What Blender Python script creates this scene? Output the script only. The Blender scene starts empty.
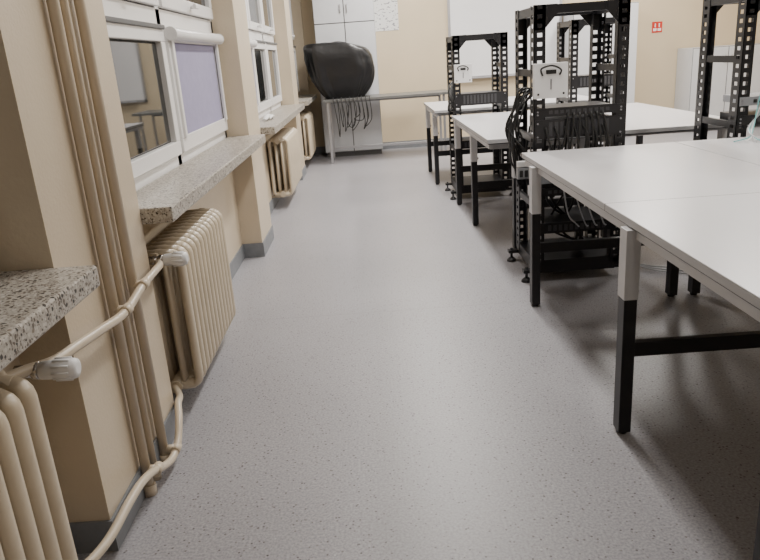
import bpy, bmesh, math, random
from mathutils import Vector, Matrix, noise
random.seed(4)

# ------------------------------------------------------------------ materials
def mat(name, col, rough=0.5, metal=0.0, spec=0.5, var=0.0, vscale=8.0, bump=0.0, bscale=60.0):
    m = bpy.data.materials.new(name); m.use_nodes = True
    nt = m.node_tree; b = nt.nodes['Principled BSDF']
    b.inputs['Base Color'].default_value = (*col, 1)
    b.inputs['Roughness'].default_value = rough
    b.inputs['Metallic'].default_value = metal
    b.inputs['Specular IOR Level'].default_value = spec
    tc = nt.nodes.new('ShaderNodeTexCoord')
    if var > 0:
        n = nt.nodes.new('ShaderNodeTexNoise'); n.inputs['Scale'].default_value = vscale
        n.inputs['Detail'].default_value = 5
        r = nt.nodes.new('ShaderNodeValToRGB')
        r.color_ramp.elements[0].position = .3; r.color_ramp.elements[1].position = .7
        r.color_ramp.elements[0].color = (*[c*(1-var) for c in col], 1)
        r.color_ramp.elements[1].color = (*[min(1, c*(1+var)) for c in col], 1)
        nt.links.new(tc.outputs['Object'], n.inputs['Vector'])
        nt.links.new(n.outputs['Fac'], r.inputs['Fac'])
        nt.links.new(r.outputs['Color'], b.inputs['Base Color'])
    if bump > 0:
        n = nt.nodes.new('ShaderNodeTexNoise'); n.inputs['Scale'].default_value = bscale
        bp = nt.nodes.new('ShaderNodeBump'); bp.inputs['Strength'].default_value = bump
        bp.inputs['Distance'].default_value = .01
        nt.links.new(tc.outputs['Object'], n.inputs['Vector'])
        nt.links.new(n.outputs['Fac'], bp.inputs['Height'])
        nt.links.new(bp.outputs['Normal'], b.inputs['Normal'])
    return m

M_wall = mat('wall_paint', (.60, .505, .375), .42, var=.04, vscale=3, bump=.08, bscale=90)
M_wallb = mat('wall_paint_back', (.60, .50, .345), .5, var=.04, vscale=2)
M_ceil = mat('ceiling_paint', (.75, .73, .69), .8, var=.02)
M_base = mat('baseboard_vinyl', (.20, .21, .225), .5, var=.08, vscale=30)
M_pvc = mat('white_pvc', (.80, .79, .78), .3, var=.02)
M_glass = mat('night_glass', (.012, .014, .014), .03, spec=.7, var=.02)
M_gasket = mat('rubber_gasket', (.02, .02, .02), .6, var=.05)
M_blind = mat('lavender_blind', (.31, .29, .43), .8, var=.04, vscale=20)
M_rad = mat('radiator_enamel', (.56, .475, .355), .32, var=.05, vscale=12, bump=.06, bscale=40)
M_pipe = mat('pipe_enamel', (.60, .51, .39), .3, var=.05, vscale=10)
M_valve = mat('valve_plastic', (.8, .8, .8), .35, var=.02)
M_chrome = mat('nickel', (.55, .52, .48), .25, metal=1, var=.03)
M_black = mat('rack_powdercoat', (.010, .010, .012), .38, var=.1, vscale=60)
M_blackleg = mat('leg_black', (.012, .012, .014), .4, var=.1, vscale=50)
M_whiteleg = mat('leg_grey_white', (.62, .62, .63), .35, var=.03)
M_top = mat('laminate_top', (.64, .63, .64), .30, var=.015, vscale=5)
M_edge = mat('laminate_edge', (.50, .50, .51), .4, var=.02)
M_dark = mat('dark_band', (.05, .05, .055), .5, var=.05)
M_cab = mat('white_cabinet', (.58, .59, .61), .4, var=.02)
M_gap = mat('shadow_gap', (.12, .12, .12), .7, var=.02)
M_board = mat('whiteboard_enamel', (.78, .78, .79), .2, var=.02, vscale=3)
M_alu = mat('aluminium', (.5, .5, .52), .35, metal=.8, var=.03)
M_bench = mat('bench_top', (.14, .14, .135), .4, var=.1)
M_bag = mat('black_plastic_bag', (.008, .008, .009), .36, var=.1, bump=.35, bscale=12)
M_cable = mat('black_cable', (.012, .012, .012), .5, var=.1)
M_cyan = mat('cyan_cable', (.20, .50, .50), .5, var=.05)
M_gcable = mat('grey_cable', (.45, .46, .48), .5, var=.05)
M_red = mat('sign_red', (.55, .03, .02), .4, var=.03)
M_paper = mat('paper', (.75, .75, .73), .7, var=.03)
M_steel = mat('patch_panel_steel', (.3, .3, .32), .4, metal=.5, var=.05)
M_unit = mat('switch_housing', (.30, .31, .33), .4, var=.05)

def mat_floor():
    m = bpy.data.materials.new('vinyl_floor'); m.use_nodes = True
    nt = m.node_tree; N = nt.nodes; L = nt.links; b = N['Principled BSDF']
    tc = N.new('ShaderNodeTexCoord')
    n1 = N.new('ShaderNodeTexNoise'); n1.inputs['Scale'].default_value = 130; n1.inputs['Detail'].default_value = 3
    r1 = N.new('ShaderNodeValToRGB')
    r1.color_ramp.elements[0].position = .32; r1.color_ramp.elements[0].color = (.26, .253, .272, 1)
    r1.color_ramp.elements[1].position = .68; r1.color_ramp.elements[1].color = (.42, .412, .435, 1)
    v = N.new('ShaderNodeTexVoronoi'); v.inputs['Scale'].default_value = 58
    r2 = N.new('ShaderNodeValToRGB'); r2.color_ramp.interpolation = 'LINEAR'
    r2.color_ramp.elements[0].position = .14; r2.color_ramp.elements[0].color = (1, 1, 1, 1)
    r2.color_ramp.elements[1].position = .24; r2.color_ramp.elements[1].color = (0, 0, 0, 1)
    rc = N.new('ShaderNodeValToRGB')
    rc.color_ramp.elements[0].position = .0; rc.color_ramp.elements[0].color = (.07, .06, .065, 1)
    e = rc.color_ramp.elements.new(.55); e.color = (.17, .15, .15, 1)
    rc.color_ramp.elements[2].position = 1; rc.color_ramp.elements[2].color = (.52, .52, .54, 1)
    mx = N.new('ShaderNodeMixRGB')
    n3 = N.new('ShaderNodeTexNoise'); n3.inputs['Scale'].default_value = 1.3; n3.inputs['Detail'].default_value = 4
    r3 = N.new('ShaderNodeValToRGB')
    r3.color_ramp.elements[0].position = .3; r3.color_ramp.elements[0].color = (.91, .91, .91, 1)
    r3.color_ramp.elements[1].position = .7; r3.color_ramp.elements[1].color = (1, 1, 1, 1)
    mm = N.new('ShaderNodeMixRGB'); mm.blend_type = 'MULTIPLY'; mm.inputs[0].default_value = 1
    for t in (n1, v, n3): L.new(tc.outputs['Object'], t.inputs['Vector'])
    L.new(n1.outputs['Fac'], r1.inputs[0]); L.new(v.outputs['Distance'], r2.inputs[0])
    L.new(v.outputs['Color'], rc.inputs[0]); L.new(n3.outputs['Fac'], r3.inputs[0])
    L.new(r2.outputs[0], mx.inputs[0]); L.new(r1.outputs[0], mx.inputs[1]); L.new(rc.outputs[0], mx.inputs[2])
    L.new(mx.outputs[0], mm.inputs[1]); L.new(r3.outputs[0], mm.inputs[2])
    sp = N.new('ShaderNodeSeparateXYZ'); L.new(tc.outputs['Object'], sp.inputs[0])
    su = N.new('ShaderNodeMath'); su.operation = 'SUBTRACT'; su.inputs[1].default_value = 3.40
    ab = N.new('ShaderNodeMath'); ab.operation = 'ABSOLUTE'
    lt = N.new('ShaderNodeMath'); lt.operation = 'LESS_THAN'; lt.inputs[1].default_value = .002
    L.new(sp.outputs['Y'], su.inputs[0]); L.new(su.outputs[0], ab.inputs[0]); L.new(ab.outputs[0], lt.inputs[0])
    ms = N.new('ShaderNodeMixRGB'); ms.inputs[2].default_value = (.23, .225, .235, 1)
    L.new(lt.outputs[0], ms.inputs[0]); L.new(mm.outputs[0], ms.inputs[1])
    L.new(ms.outputs[0], b.inputs['Base Color'])
    b.inputs['Roughness'].default_value = .40
    b.inputs['Specular IOR Level'].default_value = .5
    return m
M_floor = mat_floor()

def mat_terrazzo():
    m = bpy.data.materials.new('terrazzo'); m.use_nodes = True
    nt = m.node_tree; N = nt.nodes; L = nt.links; b = N['Principled BSDF']
    tc = N.new('ShaderNodeTexCoord')
    nz = N.new('ShaderNodeTexNoise'); nz.inputs['Scale'].default_value = 60
    ad = N.new('ShaderNodeVectorMath'); ad.operation = 'MULTIPLY_ADD'; ad.inputs[1].default_value = (.010,)*3
    L.new(tc.outputs['Object'], nz.inputs['Vector'])
    L.new(nz.outputs['Color'], ad.inputs[0]); L.new(tc.outputs['Object'], ad.inputs[2])
    def layer(scale, cols, d0, d1, under):
        v = N.new('ShaderNodeTexVoronoi'); v.inputs['Scale'].default_value = scale
        L.new(ad.outputs[0], v.inputs['Vector'])
        rc = N.new('ShaderNodeValToRGB'); rc.color_ramp.interpolation = 'CONSTANT'
        rc.color_ramp.elements[0].position = 0; rc.color_ramp.elements[0].color = (*cols[0][1], 1)
        rc.color_ramp.elements[1].position = cols[1][0]; rc.color_ramp.elements[1].color = (*cols[1][1], 1)
        for p, c in cols[2:]:
            e = rc.color_ramp.elements.new(p); e.color = (*c, 1)
        L.new(v.outputs['Color'], rc.inputs[0])
        r2 = N.new('ShaderNodeValToRGB')
        r2.color_ramp.elements[0].position = d0; r2.color_ramp.elements[0].color = (1, 1, 1, 1)
        r2.color_ramp.elements[1].position = d1; r2.color_ramp.elements[1].color = (0, 0, 0, 1)
        L.new(v.outputs['Distance'], r2.inputs[0])
        mx = N.new('ShaderNodeMixRGB')
        if isinstance(under, tuple): mx.inputs[1].default_value = (*under, 1)
        else: L.new(under, mx.inputs[1])
        L.new(r2.outputs[0], mx.inputs[0]); L.new(rc.outputs[0], mx.inputs[2])
        return mx.outputs[0]
    fine = layer(190, [(0, (.11, .09, .07)), (.3, (.34, .31, .27)), (.55, (.49, .46, .41)), (.8, (.23, .20, .17))], .45, .55, (.42, .39, .34))
    big = layer(88, [(0, (.022, .018, .014)), (.30, (.11, .085, .06)), (.46, (.52, .49, .44)), (.62, (.33, .29, .25)), (.74, (.56, .53, .48)), (.88, (.20, .16, .12))], .36, .44, fine)
    L.new(big, b.inputs['Base Color']); b.inputs['Roughness'].default_value = .35
    return m
M_terr = mat_terrazzo()

def mat_poster():
    m = bpy.data.materials.new('poster_print'); m.use_nodes = True
    nt = m.node_tree; N = nt.nodes; L = nt.links; b = N['Principled BSDF']
    tc = N.new('ShaderNodeTexCoord'); mp = N.new('ShaderNodeMapping'); mp.inputs['Scale'].default_value = (22, 1, 45)
    n = N.new('ShaderNodeTexNoise'); n.inputs['Scale'].default_value = 1; n.inputs['Detail'].default_value = 1
    r = N.new('ShaderNodeValToRGB'); r.color_ramp.interpolation = 'CONSTANT'
    r.color_ramp.elements[0].color = (.7, .7, .68, 1); r.color_ramp.elements[1].position = .60
    r.color_ramp.elements[1].color = (.25, .25, .27, 1)
    L.new(tc.outputs['Object'], mp.inputs[0]); L.new(mp.outputs[0], n.inputs['Vector'])
    L.new(n.outputs['Fac'], r.inputs[0]); L.new(r.outputs[0], b.inputs['Base Color'])
    b.inputs['Roughness'].default_value = .6
    return m
M_poster = mat_poster()

def mat_emit(name, col, s):
    m = bpy.data.materials.new(name); m.use_nodes = True
    b = m.node_tree.nodes['Principled BSDF']
    b.inputs['Base Color'].default_value = (.9, .9, .9, 1)
    b.inputs['Emission Color'].default_value = (*col, 1); b.inputs['Emission Strength'].default_value = s
    return m
M_tube = mat_emit('lamp_diffuser', (1, .97, .92), 2.0)

# ------------------------------------------------------------------ mesh builder
def smooth_path(P, n=6, closed=False):
    P = [Vector(p) for p in P]; out = []
    N = len(P); rng = N if closed else N-1
    for i in range(rng):
        p0 = P[(i-1) % N] if closed or i > 0 else P[0]
        p1 = P[i]; p2 = P[(i+1) % N]
        p3 = P[(i+2) % N] if closed or i+2 < N else P[-1]
        for k in range(n):
            t = k/n
            out.append(.5*((2*p1)+(-p0+p2)*t+(2*p0-5*p1+4*p2-p3)*t*t+(-p0+3*p1-3*p2+p3)*t**3))
    if not closed: out.append(P[-1])
    return out

class MB:
    def __init__(s): s.bm = bmesh.new(); s.mats = []
    def mi(s, m):
        if m not in s.mats: s.mats.append(m)
        return s.mats.index(m)
    def box(s, x0, x1, y0, y1, z0, z1, m):
        k = s.mi(m)
        v = [s.bm.verts.new(p) for p in ((x0,y0,z0),(x1,y0,z0),(x1,y1,z0),(x0,y1,z0),(x0,y0,z1),(x1,y0,z1),(x1,y1,z1),(x0,y1,z1))]
        for f in ((0,3,2,1),(4,5,6,7),(0,1,5,4),(1,2,6,5),(2,3,7,6),(3,0,4,7)):
            q = s.bm.faces.new([v[i] for i in f]); q.material_index = k
    def sweep(s, P, r, m, closed=False, seg=10, sy=1.0, fixed=None, caps=True):
        P = [Vector(p) for p in P]; k = s.mi(m); n = len(P); rings = []
        prev = None
        for i in range(n):
            a = P[(i-1) % n] if (closed or i > 0) else P[0]
            b = P[(i+1) % n] if (closed or i < n-1) else P[-1]
            t = (b-a).normalized()
            if fixed is not None:
                B = Vector(fixed)
            else:
                if prev is None:
                    prev = Vector((0,0,1)) if abs(t.z) < .9 else Vector((1,0,0))
                B = (prev - t*prev.dot(t)).normalized(); prev = B
            A = B.cross(t).normalized()
            rr = r[i] if isinstance(r, (list, tuple)) else r
            rings.append([s.bm.verts.new(P[i]+A*rr*math.cos(2*math.pi*j/seg)+B*rr*sy*math.sin(2*math.pi*j/seg)) for j in range(seg)])
        for i in range(n if closed else n-1):
            R0 = rings[i]; R1 = rings[(i+1) % n]
            for j in range(seg):
                q = s.bm.faces.new((R0[j], R0[(j+1) % seg], R1[(j+1) % seg], R1[j])); q.material_index = k; q.smooth = True
        if not closed and caps:
            q = s.bm.faces.new(rings[0]); q.material_index = k
            q = s.bm.faces.new(rings[-1]); q.material_index = k
    def cyl(s, p0, p1, r, m, seg=16): s.sweep([p0, p1], r, m, seg=seg)
    def finish(s, name, bevel=0.0, seg=2):
        bmesh.ops.recalc_face_normals(s.bm, faces=s.bm.faces)
        me = bpy.data.meshes.new(name); s.bm.to_mesh(me); s.bm.free()
        for m in s.mats: me.materials.append(m)
        o = bpy.data.objects.new(name, me); bpy.context.scene.collection.objects.link(o)
        if bevel > 0:
            md = o.modifiers.new('bevel', 'BEVEL'); md.width = bevel; md.segments = seg
            md.limit_method = 'ANGLE'; md.angle_limit = math.radians(50)
        return o

# ------------------------------------------------------------------ room shell
XP, XN = -.80, -.94          # pier face, niche / window plane
YB, YF = -2.6, 10.0          # behind camera, far wall
XR, ZC = 5.4, 3.15
SZ = .840
b = MB(); b.box(XN-.4, XR+.2, YB-.2, YF+.2, -.1, 0, M_floor); b.finish('floor')
b = MB(); b.box(XN-.4, XR+.2, YB-.2, YF+.2, ZC, ZC+.1, M_ceil); b.finish('ceiling')
b = MB(); b.box(XN-.4, XR+.2, YF, YF+.2, 0, ZC, M_wallb); b.finish('wall_back')
b = MB(); b.box(XN-.4, XR+.2, YB-.2, YB, 0, ZC, M_wall); b.finish('wall_front')
b = MB(); b.box(XR, XR+.2, YB, YF, 0, ZC, M_wallb); b.finish('wall_right')
piers = [(-2.6, -1.3), (1.64, 2.32), (4.66, 5.17), (7.80, 8.30), (9.90, 10.0)]
wins = [(-1.3, 1.64), (2.32, 4.66), (5.17, 7.80), (8.30, 9.90)]
b = MB()
for a, c in piers: b.box(XN-.4, XP, a, c, 0, ZC, M_wall)
for a, c in wins:
    b.box(XN-.4, XN, a, c, 0, SZ-.055, M_wall)
    b.box(XN-.4, XN, a, c, 2.55, ZC, M_wall)
b.finish('wall_left')
b = MB()
for a, c in piers: 
    b.box(XP, XP+.008, a-.008, c+.008, 0, .10, M_base)
    b.box(XN+.008, XP, a-.008, a, 0, .10, M_base); b.box(XN+.008, XP, c, c+.008, 0, .10, M_base)
for a, c in wins: b.box(XN, XN+.008, a, c, 0, .10, M_base)
b.finish('baseboard_left')
b = MB(); b.box(XP, XR-.01, YF-.01, YF, 0, .10, M_base); b.finish('baseboard_back')
b = MB(); b.box(XR-.01, XR, YB, YF, 0, .10, M_base); b.finish('baseboard_right')

# sills
for i, (a, c) in enumerate(wins):
    b = MB(); b.box(XN, XP+.108, a+.001, c-.001, SZ-.055, SZ, M_terr)
    b.finish('window_sill' if i == 0 else 'window_sill.%03d' % i, .006)

# windows
def window(name, y0, y1, sashes, blinds):
    b = MB(); x0, x1 = XN-.07, XN-.005
    z0, zt, z2 = SZ-.05, 1.50, 2.55
    b.box(x0, x1, y0, y1, z0, .885, M_pvc)
    b.box(x0, x1, y0, y1, z2-.05, z2, M_pvc)
    b.box(x0, x1, y0, y1, zt-.02, zt+.06, M_pvc)
    b.box(x0, x1, y0, y0+.05, z0, z2, M_pvc); b.box(x0, x1, y1-.05, y1, z0, z2, M_pvc)
    for i, (a, c) in enumerate(sashes):
        if i: b.box(x0, x1, sashes[i-1][1]-.01, a+.01, z0, z2, M_pvc)
        for (s0, s1) in ((.89, zt-.025), (zt+.065, z2-.055)):
            xs = XN+.018; f = .065
            b.box(x0+.01, xs, a, c, s0, s0+f, M_pvc); b.box(x0+.01, xs, a, c, s1-f, s1, M_pvc)
            b.box(x0+.01, xs, a, a+f, s0+f, s1-f, M_pvc); b.box(x0+.01, xs, c-f, c, s0+f, s1-f, M_pvc)
            xg = XN-.012
            b.box(xg-.01, xg+.002, a+f, c-f, s0+f, s1-f, M_gasket)
            g = .006
            b.box(xg-.008, xg+.006, a+f+g, c-f-g, s0+f+g, s1-f-g, M_glass)
        if i in blinds:
            s0, s1 = .89, zt-.025
            b.box(XN-.004, XN+.004, a+f-.002, c-f+.002, s0+f-.002, s1-f, M_blind)
            b.box(XN+.004, XN+.030, a+.03, a+f, s0+f, s1-.02, M_pvc)
            b.box(XN+.004, XN+.030, c-f, c-.03, s0+f, s1-.02, M_pvc)
            b.sweep([(XN+.035, a+.01, s1-.028), (XN+.035, c-.01, s1-.028)], .030, M_pvc, seg=20)
            b.cyl((XN+.035, a-.002, s1-.028), (XN+.035, a+.012, s1-.028), .033, M_pvc)
            b.cyl((XN+.035, c-.012, s1-.028), (XN+.035, c+.002, s1-.028), .033, M_pvc)
            b.box(XN+.006, XN+.018, a+f, c-f, s0+f-.004, s0+f+.012, M_pvc)
        elif i > 0:
            s1 = zt-.025
            b.box(XN+.018, XN+.030, a+.01, c-.01, s1-.012, s1+.008, M_gap)
        b.cyl((XN+.018, (a+c)/2, 1.60), (XN+.05, (a+c)/2, 1.60), .010, M_pvc, 10)
        b.box(XN+.044, XN+.060, (a+c)/2-.06, (a+c)/2+.012, 1.588, 1.612, M_pvc)
    return b.finish(name, .004)
window('window_1', -1.3, 1.64, [(-1.25, -.3), (-.28, .66), (.68, 1.59)], ())
window('window_2', 2.32, 4.66, [(2.36, 2.54), (2.58, 3.42), (3.47, 4.61)], (2,))
window('window_3', 5.17, 7.80, [(5.22, 6.04), (6.08, 6.9), (6.94, 7.75)], (0,))
window('window_4', 8.30, 9.90, [(8.35, 9.1), (9.14, 9.85)], ())
b = MB()
for a, c in wins: b.box(XN-.4, XN-.38, a, c, SZ-.05, 2.55, M_gasket)  # unseen dark sheets closing the wall openings behind the opaque panes
b.finish('window_dark_backing')

# ------------------------------------------------------------------ radiators
def radiator(name, y0, n, pitch=.06, xf=-.73, xb=-.925, z0=.10, z1=.66):
    b = MB(); r = .017
    for i in range(n):
        y = y0+pitch*(i+.5)
        xa, xc = xf-r, xb+r; za, zc = z0+.03, z1-.03
        pts = []
        rc = .035
        def arc(cx, cz, a0, a1):
            for k in range(5):
                a = math.radians(a0+(a1-a0)*k/4); pts.append((cx+rc*math.cos(a), y, cz+rc*math.sin(a)))
        arc(xa-rc, zc-rc, 0, 90); arc(xc+rc, zc-rc, 90, 180); arc(xc+rc, za+rc, 180, 270); arc(xa-rc, za+rc, 270, 360)
        b.sweep(pts, .0165, M_rad, closed=True, seg=12, sy=1.5, fixed=(0, 1, 0))
        for q in (1/3, 2/3):
            xm = xa+(xc-xa)*q
            b.sweep([(xm, y, za), (xm, y, zc)], .0145, M_rad, seg=12, sy=1.5, fixed=(0, 1, 0))
        for zz in (zc-.005, za+.005):
            b.sweep([(xa-.02, y, zz), ((xa+xc)/2, y, zz), (xc+.02, y, zz)], [.022, .026, .022], M_rad, seg=12, sy=1.1, fixed=(0, 1, 0))
    xm = (xf+xb)/2
    for zz in (z1-.04, z0+.04):
        b.cyl((xm, y0-.002, zz), (xm, y0+pitch*n+.002, zz), .024, M_rad, 18)
        for ye, s in ((y0, -1), (y0+pitch*n, 1)):
            b.cyl((xm, ye, zz), (xm, ye+s*.018, zz), .028, M_rad, 6)
    for yy in (y0+pitch*1.0, y0+pitch*(n-1)):
        b.box(XN+.0, xm, yy-.006, yy+.006, z1-.09, z1-.065, M_rad)
        b.box(XN+.0, xm, yy-.006, yy+.006, z0+.0, z0+.02, M_rad)
    return b.finish(name)
radiator('cast_iron_radiator', .61, 12, z1=.72)
radiator('cast_iron_radiator.001', 2.45, 13, z0=.07, z1=.665, xf=-.72)
radiator('cast_iron_radiator.002', 6.25, 16)
radiator('cast_iron_radiator.003', 8.6, 13)

# heating pipes
XM = (-.73-.925)/2
b = MB()
for y, r, x in ((1.90, .0155, -.780), (1.985, .011, -.786), (2.08, .0155, -.780)):
    b.cyl((x, y, .03), (x, y, ZC), r, M_pipe, 16)
    b.cyl((x, y, .0), (x, y, .035), r+.006, M_pipe, 16)
for z in (1.95,):
    b.box(XP, XP+.045, 1.87, 2.12, z, z+.025, M_pipe)
up = smooth_path([(XM, 1.35, .675), (XM+.03, 1.41, .670), (-.765, 1.47, .662), (-.752, 1.58, .655), (-.747, 1.72, .640), (-.745, 1.84, .626),
      (-.745, 1.93, .627), (-.747, 2.06, .643), (-.750, 2.2, .647), (-.765, 2.32, .638), (-.80, 2.40, .630), (XM, 2.44, .627)], 6)
b.sweep(up, .0130, M_pipe, seg=12)
lo = smooth_path([(XM, 1.35, .14), (-.775, 1.40, .14), (-.748, 1.50, .14), (-.742, 1.65, .145), (-.742, 1.76, .135), (-.744, 1.86, .105),
      (-.743, 1.95, .065), (-.738, 2.03, .045), (-.738, 2.11, .06), (-.748, 2.19, .105), (-.768, 2.27, .125), (-.785, 2.35, .115), (XM, 2.44, .11)], 6)
b.sweep(lo, .0130, M_pipe, seg=12)
for p in ((-.745, 1.90, .626), (-.744, 1.90, .088), (-.747, 2.08, .645), (-.738, 2.08, .05)):
    b.cyl((p[0]-.035, p[1], p[2]), p, .015, M_pipe, 12)
    b.cyl((p[0], p[1]-.02, p[2]), (p[0], p[1]+.02, p[2]), .0165, M_pipe, 10)
b.finish('heating_pipes')

def valve(name, x, y, z):
    b = MB()
    b.cyl((x-.03, y, z), (x+.01, y, z), .016, M_chrome, 8)
    b.cyl((x+.01, y, z), (x+.025, y, z), .020, M_chrome, 12)
    P = [(x+.025, y, z), (x+.03, y, z), (x+.055, y, z), (x+.058, y, z), (x+.095, y, z), (x+.108, y, z), (x+.112, y, z)]
    b.sweep(P, [.018, .021, .022, .024, .025, .022, .012], M_valve, seg=20)
    for k in range(10):
        a = 2*math.pi*k/10
        c, s = math.cos(a)*.0245, math.sin(a)*.0245
        b.cyl((x+.06, y+c, z+s), (x+.098, y+c, z+s), .0028, M_valve, 6)
    return b.finish(name)
valve('thermostatic_valve', XM+.026, 1.425, .660)
valve('thermostatic_valve.001', XM+.032, 2.39, .637)

# ------------------------------------------------------------------ tables
def table(name, x0, x1, y0, y1, legs, seams=(), z=.75, rin=.0, lo=0.0):
    b = MB(); t = .025
    b.box(x0, x1, y0, y1, z-.003, z, M_top)
    b.box(x0, x1, y0, y1, z-t, z-.003, M_edge)
    for sy in seams: b.box(x0-.0004, x1, sy-.002, sy+.002, z-t, z+.0004, M_gap)
    b.box(x0+.006, x1-.006, y0+.006, y1-.006, z-t-.006, z-t, M_dark)
    zt = z-t-.006
    b.box(x0+.012, x0+.037, y0+.03, y1-.03, zt-.03, zt, M_whiteleg)
    b.box(x1-.04, x1-.015, y0+.03, y1-.03, zt-.03, zt, M_whiteleg)
    for lg in legs:
        ly, li = lg if isinstance(lg, tuple) else (lg, 0)
        b.box(x0+.03, x1-.03, ly-.02, ly+.02, zt-.04, zt, M_whiteleg)
        la, lb = x0+.001+li+lo, x1-.051-rin-li
        for lx in (la, lb):
            b.box(lx, lx+.046, ly-.03, ly+.03, .49, zt, M_whiteleg)
            b.box(lx+.002, lx+.044, ly-.027, ly+.027, .012, .49, M_blackleg)
            b.cyl((lx+.023, ly, 0), (lx+.023, ly, .012), .018, M_blackleg, 12)
            b.cyl((lx+.044, ly, .51), (lx+.056, ly, .51), .008, M_blackleg, 8)
        b.box(la+.04, lb+.005, ly-.014, ly+.014, .285, .335, M_blackleg)
    return b.finish(name, .0015)
X1 = 1.585
table('work_table', .785, X1, .97, 3.61, (1.20, 2.07, 3.33), (2.30,), rin=.06, lo=-.018)
table('work_table.001', X1+.005, X1+.805, .97, 3.61, (1.20, 2.07, 3.33), (2.30,))
table('work_table.002', .715, 1.515, 4.24, 6.06, ((4.34, .17), (5.12, .02), 5.9))
table('work_table.003', 1.52, 2.32, 4.24, 6.06, (4.5, 5.9))
table('work_table.004', .63, 1.43, 6.70, 7.95, (6.95, 7.75))
table('work_table.005', 1.435, 2.235, 6.70, 7.95, (6.95, 7.75))

# ------------------------------------------------------------------ racks
def rack(name, x0, x1, y0, y1, h, units=(), grey=()):
    b = MB(); m = M_black
    def perf(axis, a0, a1, c, t, z0, z1):
        w = a1-a0; s = w*.29; pitch = .0445; hh = .020
        def bx(p0, p1, q0, q1):
            if axis == 'x': b.box(p0, p1, c, c+t, q0, q1, m)
            else: b.box(c, c+t, p0, p1, q0, q1, m)
        bx(a0, a0+s, z0, z1); bx(a1-s, a1, z0, z1)
        z = z0
        while z < z1-.001:
            bx(a0+s, a1-s, z, min(z1, z+pitch-hh)); z += pitch
    zb = .09
    fw = .060; fd = .085; t = .003
    for xx, sx in ((x0, 1), (x1, -1)):
        for yy, sy in ((y0, 1), (y1, -1)):
            a0, a1 = (xx, xx+fw) if sx > 0 else (xx-fw, xx)
            perf('x', a0, a1, yy if sy > 0 else yy-t, t, zb, h)
            c0, c1 = (yy, yy+fd) if sy > 0 else (yy-fd, yy)
            perf('y', c0, c1, xx if sx > 0 else xx-t, t, zb, h)
            xi = xx+sx*fw
            q0, q1 = (c0, c0+(c1-c0)*.6) if sy > 0 else (c0+(c1-c0)*.4, c1)
            b.box(min(xi, xi-sx*t), max(xi, xi-sx*t), q0, q1, zb, h, m)
            fx = xx-sx*.035; fy = yy+sy*.02
            b.cyl((fx, fy, .018), (fx, fy, .085), .008, m, 10)
            b.sweep([(fx, fy, 0), (fx, fy, .012), (fx, fy, .026)], [.030, .028, .012], m, seg=14)
            b.box(min(fx-.02, xx+sx*.03), max(fx+.02, xx+sx*.03), fy-.022, fy+.022, .055, .073, m)
    for xx, sx in ((x0, 1), (x1, -1)):
        xa, xb_ = (xx+.003, xx+.038) if sx > 0 else (xx-.038, xx-.003)
        b.box(xa, xb_, y0, y1, .055, .125, m)
        b.box(xa, xb_, y0+.003, y1-.003, h-.05, h-.005, m)
        for z in (.42, .78, 1.12):
            b.box(xa, xa+.02, y0+.05, y1-.05, z, z+.035, m)
    for ya, yb in ((y0+.003, y0+.04), (y1-.04, y1-.003)):
        b.box(x0+.03, x1-.03, ya, yb, .05, .125, m)
        b.box(x0+.03, x1-.03, ya, yb, h-.045, h-.002, m)
    ym = (y0+y1)/2
    b.box(x0+.03, x1-.03, ym-.02, ym+.02, .055, .10, m)
    b.box(x0+.03, x1-.03, y0+.02, y1-.02, .118, .124, m)
    for xx, sx in ((x0, 1), (x1, -1)):
        for yy in (y0, y1-.004):
            k = b.mi(m); vs = []
            for dy in (0, .004):
                vs.append([b.bm.verts.new((xx+sx*p, yy+dy, q)) for p, q in ((0, h-.12), (.052, h-.12), (.12, h-.045), (.12, h), (0, h))])
            b.bm.faces.new(vs[0]).material_index = k; b.bm.faces.new(vs[1][::-1]).material_index = k
            for i in range(5):
                b.bm.faces.new((vs[0][i], vs[0][(i+1) % 5], vs[1][(i+1) % 5], vs[1][i])).material_index = k
    for kk, (z0, z1, dp) in enumerate(units):
        mu = M_unit if kk in grey else m
        b.box(x0+.008, x1-.008, y0-.004, y0, z0, z1, mu)
        b.box(x0+.06, x1-.06, y0, y0+dp, z0+.004, z1-.004, mu)
        for q in range(2):
            xs = x0+.02 if q == 0 else x1-.03
            for zz in (z0+.012, z1-.018): b.cyl((xs, y0-.008, zz), (xs, y0-.004, zz), .005, M_steel, 8)
        for q in range(int((x1-x0-.16)/.03)):
            xs = x0+.08+q*.03
            b.box(xs, xs+.018, y0-.006, y0-.004, z0+.014, z1-.014, M_dark if kk not in grey else M_gasket)
    return b.finish(name)
rack('open_frame_server_rack', .87, 1.36, 3.70, 4.16, 1.47, ((.80, .90, .36), (.915, .96, .30), (.56, .61, .36), (.28, .34, .36), (.49, .535, .3)), grey=(2,))
rack('open_frame_server_rack.001', .75, 1.22, 6.13, 6.60, 1.40, ((.82, .92, .3), (.45, .52, .3)))
rack('open_frame_server_rack.002', 1.95, 2.50, 3.70, 4.18, 1.47, ((.80, .85, .3), (.4, .48, .3), (.90, .945, .28)), grey=(2,))
rack('open_frame_server_rack.003', 1.76, 2.24, 6.13, 6.60, 1.46, ((.9, 1.0, .3),))

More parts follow.
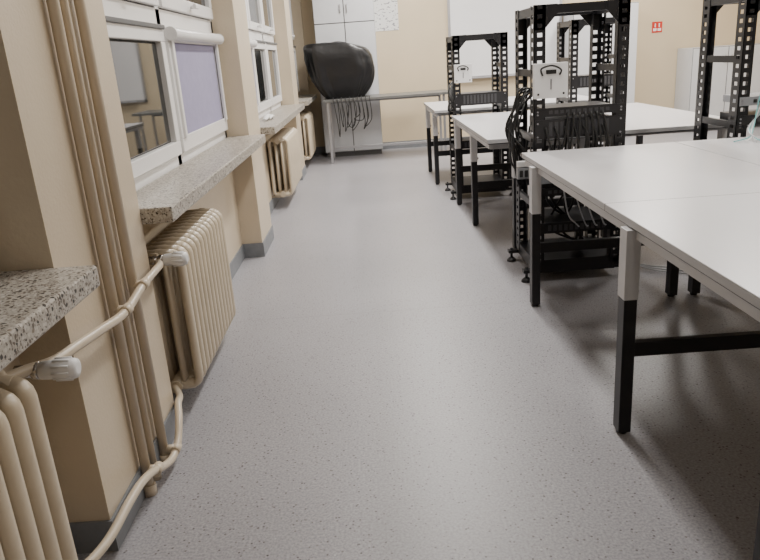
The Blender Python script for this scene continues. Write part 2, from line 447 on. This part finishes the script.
def wbox(name, x, y, z, s):
    b = MB(); h = s/2
    b.box(x-h, x+h, y-.035, y, z-h, z+h, M_valve)
    b.sweep(smooth_path([(x-h*.5, y-.036, z+h*.3), (x-h*.6, y-.045, z+h*.7), (x, y-.05, z+h*.85), (x+h*.55, y-.045, z+h*.6), (x+h*.5, y-.036, z+h*.3)], 6), .005, M_cable, seg=6)
    b.box(x-h*.3, x+h*.3, y-.040, y-.034, z+h*.38, z+h*.62, M_gasket)
    b.box(x-.004, x+.004, y-.038, y-.034, z-h*.5, z+h*.1, M_steel)
    b.cyl((x-h*.75, y-.038, z-h*.75), (x-h*.75, y-.034, z-h*.75), .006, M_gasket, 8)
    b.cyl((x+h*.75, y-.038, z-h*.75), (x+h*.75, y-.034, z-h*.75), .006, M_gasket, 8)
    return b.finish(name, .008, 3)
wbox('cable_outlet_box', .950, 3.697, 1.10, .175)
wbox('cable_outlet_box.001', .83, 6.128, 1.09, .15)
wbox('cable_outlet_box.002', 2.20, 3.697, 1.14, .16)

b = MB()
b.box(.775, .865, 3.66, 3.69, .60, .66, M_unit)
for i in range(3): b.box(.785+i*.027, .803+i*.027, 3.655, 3.661, .612, .648, M_gasket)
b.box(.775, .865, 3.66, 3.69, .665, .695, M_valve)
b.box(.775, .90, 3.69, 3.699, .60, .695, M_steel)
b.finish('patch_panel', .002)

# cables
b = MB(); o = random.uniform
for k in range(13):
    P = [(.90+o(-.01,.03), 3.9+o(-.1,.1), 1.05), (.85+o(-.03,.02), 3.86, .98+o(-.04,.07)), (.79+o(-.05,.03), 3.82, .86), (.80+o(-.04,.04), 3.80+o(-.06,.06), .72+o(-.06,.06)),
         (.83, 3.86, .60+o(-.10,.06)), (.87, 3.9, .70), (.90, 3.92, .85)]
    b.sweep(smooth_path(P, 6), .0055, M_cable, seg=6)
for k in range(7):
    P = [(.93+.05*k, 3.69, .86), (.95+.05*k, 3.67, .78+o(-.03,.03)), (.98+.04*k, 3.665, .68+o(-.08,.05)), (1.02+.04*k, 3.67, .76), (1.05+.03*k, 3.69, .93)]
    b.sweep(smooth_path(P, 6), .006, M_cable, seg=6)
for k in range(5):
    P = [(1.0+.06*k, 3.95, .8), (1.0+.05*k+o(-.03,.03), 3.93, .62), (1.05+o(-.06,.1), 3.9, .42), (1.1+o(-.1,.1), 3.92, .25), (1.15+.03*k, 3.9, .14)]
    b.sweep(smooth_path(P, 6), .007, M_cable, seg=6)
for k in range(4):
    P = [(1.0+.07*k, 3.692, .585), (1.02+.06*k, 3.66, .54), (1.05+.05*k, 3.66, .42+o(-.05,.05)), (1.1+.05*k, 3.68, .33), (1.12+.05*k, 3.69, .31)]
    b.sweep(smooth_path(P, 6), .004, M_gcable, seg=6)
b.finish('cable_bundle')
b = MB()
for k in range(7):
    P = [(.80+o(-.01,.03), 6.3, 1.05), (.74+o(-.03,.02), 6.2, .98), (.72+o(-.04,.03), 6.13, .85+o(-.05,.05)), (.76, 6.2, .80), (.80, 6.3, .92)]
    b.sweep(smooth_path(P, 6), .007, M_cable, seg=6)
b.finish('cable_bundle.001')
b = MB()
for k in range(6):
    P = [(2.02+.015*k, 3.68, 1.44-.03*k), (2.06+.012*k, 3.64, 1.1), (2.03+.02*k, 3.64, .95), (1.98, 3.58+.01*k, .80), (1.92, 3.5-.02*k, .765), (1.8+.04*k, 3.42-.03*k, .758)]
    b.sweep(smooth_path(P, 8), .003, (M_cyan, M_valve, M_gcable)[k % 3], seg=6)
b.finish('patch_cables')
b = MB()
for k in range(3):
    P = [(1.42, 3.85+.05*k, .05), (1.48, 3.8+.03*k, .03), (1.60, 3.70+.05*k, .012), (1.78, 3.62+.06*k, .010), (1.88, 3.7+.03*k, .012)]
    b.sweep(smooth_path(P, 8), .005, M_gcable, seg=6)
b.finish('floor_cables')

# ------------------------------------------------------------------ far end of the room
def cabinet(name, x0, x1, y0, y1, h, split=None, doors=2):
    b = MB()
    b.box(x0, x1, y0+.02, y1, .06, h, M_cab); b.box(x0+.02, x1-.02, y0+.04, y1, 0, .06, M_gap)
    b.box(x0+.003, x1-.003, y0+.012, y0+.022, .063, h-.003, M_gap)
    rows = [(.07, h-.01)] if split is None else [(.07, split-.006), (split+.006, h-.01)]
    w = (x1-x0)/doors
    for (a, c) in rows:
        for i in range(doors):
            b.box(x0+w*i+.006, x0+w*(i+1)-.006, y0, y0+.014, a, c, M_cab)
            hx = x0+w*(i+1)-.05 if i % 2 == 0 else x0+w*i+.038
            zc = (a+.12 if a > 1.3 else min(1.1, c-.2))
            b.box(hx, hx+.012, y0-.022, y0-.012, zc, zc+.1, M_alu)
            b.box(hx, hx+.012, y0-.014, y0, zc, zc+.01, M_alu); b.box(hx, hx+.012, y0-.014, y0, zc+.09, zc+.1, M_alu)
    return b.finish(name, .002)
cabinet('storage_cabinet', -.62, .17, 9.52, 9.985, 2.45, split=1.72)
cabinet('storage_cabinet.001', 2.75, 3.60, 9.50, 9.985, 1.72)
cabinet('low_cabinet', 4.35, 5.30, 9.50, 9.985, 1.10)

b = MB()
b.box(-.55, 1.05, 8.85, 9.48, .770, .80, M_bench)
for x in (-.50, .96):
    for y in (8.90, 9.42):
        b.box(x-.015, x+.015, y-.015, y+.015, 0, .770, M_alu)
b.box(-.50, .96, 9.41, 9.43, .72, .770, M_steel); b.box(-.50, .96, 9.41, 9.43, .12, .15, M_alu)
b.finish('bench_table', .002)

# monitor box under a draped black bag
bm = bmesh.new()
NU = 144
prof = [(-1, .0), (-1, .50), (-.95, .57), (-.8, .68), (-.55, .82), (-.25, .93), (.1, .99), (.5, 1.0), (.82, .97), (.95, .91), (1.0, .82), (1.03, .5), (1.04, 0)]
pv = smooth_path([(p[1], 0, p[0]) for p in prof], 5)
rings = []
for q in pv:
    rr, zz = max(q.x, 0), q.z
    ring = []
    for j in range(NU):
        a = 2*math.pi*j/NU
        ca, sa = math.cos(a), math.sin(a); e = .33
        cx = math.copysign(abs(ca)**e, ca); cy = math.copysign(abs(sa)**e, sa)
        low = max(0, min(1, (.6-zz)/1.3))
        fold = noise.noise(Vector((cx*3.2, cy*3.2, zz*.5)))*(.03+.15*low)-abs(noise.noise(Vector((cx*7+4, cy*7, zz*.9+cx*.8))))*(.03+.07*low)
        dent = noise.noise(Vector((cx*1.5+7, cy*1.5, zz*2.2)))*.05
        s = rr*(1+fold+dent+.03)
        x = cx*.405*s; y = cy*.25*s
        z = zz*.335
        if zz > .5:
            z += noise.noise(Vector((x*6, y*6, 3)))*.022 - .09*max(0, x/.4)**1.5*(zz-.5)*2
        x -= .03*max(0, zz)-.04*low
        ring.append(bm.verts.new((x, y, z)))
    rings.append(ring)
for i in range(len(rings)-1):
    for j in range(NU):
        f = bm.faces.new((rings[i][j], rings[i][(j+1) % NU], rings[i+1][(j+1) % NU], rings[i+1][j])); f.smooth = True
bmesh.ops.remove_doubles(bm, verts=bm.verts, dist=.0004)
bmesh.ops.recalc_face_normals(bm, faces=bm.faces)
zmin = min(v.co.z for v in bm.verts)
me = bpy.data.meshes.new('bag'); bm.to_mesh(me); bm.free(); me.materials.append(M_bag)
ob = bpy.data.objects.new('bag_covered_monitor', me); bpy.context.scene.collection.objects.link(ob)
ob.location = (-.315, 9.14, .801-zmin)
b = MB()
for k in range(9):
    x = -.42+.05*k
    P = [(x, 8.90, .812), (x, 8.825, .80), (x+random.uniform(-.04,.04), 8.80, .62+random.uniform(-.1,.1)), (x+random.uniform(-.06,.06), 8.81, .45+random.uniform(-.14,.15)),
         (x+.06, 8.80, .55), (x+.05, 8.82, .79), (x+.05, 8.9, .812)]
    b.sweep(smooth_path(P, 6), .0055, M_cable, seg=6)
b.finish('power_cables')

b = MB(); b.box(.17, .50, YF-.006, YF-.001, 1.60, 2.15, M_poster); b.finish('wall_poster')
b = MB()
b.box(1.20, 2.70, YF-.025, YF-.002, .92, 2.1, M_board)
for (x0, x1, z0, z1) in ((1.17, 2.73, .89, .925), (1.17, 2.73, 2.09, 2.125), (1.17, 1.205, .89, 2.12), (2.695, 2.73, .89, 2.12)):
    b.box(x0, x1, YF-.032, YF-.002, z0, z1, M_alu)
b.box(1.3, 2.6, YF-.09, YF-.03, .895, .905, M_alu)
b.finish('whiteboard', .002)
b = MB(); b.box(3.98, 4.12, YF-.006, YF-.001, 1.33, 1.47, M_red)
for x in (3.995, 4.058): b.box(x, x+.047, YF-.009, YF-.006, 1.35, 1.385, M_paper)
b.box(4.015, 4.03, YF-.009, YF-.006, 1.40, 1.45, M_paper); b.box(4.07, 4.085, YF-.009, YF-.006, 1.40, 1.45, M_paper); b.finish('fire_sign')

b = MB(); 
for i, (dx, dy, s) in enumerate(((0, 0, .05), (.02, .1, .045), (-.02, .2, .05))):
    P = [(-.84+dx, 5.75+dy-.06, SZ+.012), (-.82+dx, 5.75+dy, SZ+.03), (-.83+dx, 5.75+dy+.07, SZ+.012)]
    b.sweep(smooth_path(P, 5), .02, M_paper, seg=10, sy=.6)
b.finish('folded_cloth')

# ------------------------------------------------------------------ ceiling lamps
k = 0
def lamp(x, y, power):
    global k
    b = MB()
    b.box(x-.15, x+.15, y-.62, y+.62, ZC-.075, ZC, M_pvc)
    b.box(x-.13, x+.13, y-.60, y+.60, ZC-.085, ZC-.075, M_tube)
    o = b.finish('ceiling_lamp' if k == 0 else 'ceiling_lamp.%03d' % k, .003)
    l = bpy.data.lights.new('lamp_light', 'AREA'); l.shape = 'RECTANGLE'; l.size = .26; l.size_y = 1.2
    l.energy = power; l.color = (1, .96, .91)
    lo = bpy.data.objects.new('lamp_light_%d' % k, l); bpy.context.scene.collection.objects.link(lo)
    lo.location = (x, y, ZC-.09); lo.parent = o
    k += 1
for x in (.6, 3.4):
    lamp(x, .4, 5); lamp(x, 3.2, 50); lamp(x, 5.8, 98); lamp(x, 8.3, 105)

w = bpy.data.worlds.new('World'); bpy.context.scene.world = w; w.use_nodes = True
w.node_tree.nodes['Background'].inputs[0].default_value = (.01, .012, .02, 1)
w.node_tree.nodes['Background'].inputs[1].default_value = 1

# ------------------------------------------------------------------ camera
cam = bpy.data.cameras.new('camera'); co = bpy.data.objects.new('camera', cam)
bpy.context.scene.collection.objects.link(co); bpy.context.scene.camera = co
cam.sensor_width = 36; cam.lens = 688/760*36; cam.clip_start = .05
p = math.radians(18); ro = math.radians(4.05)
R = Vector((1, 0, 0)); U = Vector((0, math.sin(p), math.cos(p))); F = Vector((0, math.cos(p), -math.sin(p)))
cr = R*math.cos(ro)-U*math.sin(ro); cu = R*math.sin(ro)+U*math.cos(ro)
mt = Matrix((( cr.x, cu.x, -F.x, 0), (cr.y, cu.y, -F.y, 0), (cr.z, cu.z, -F.z, 1.28), (0, 0, 0, 1)))
co.matrix_world = mt
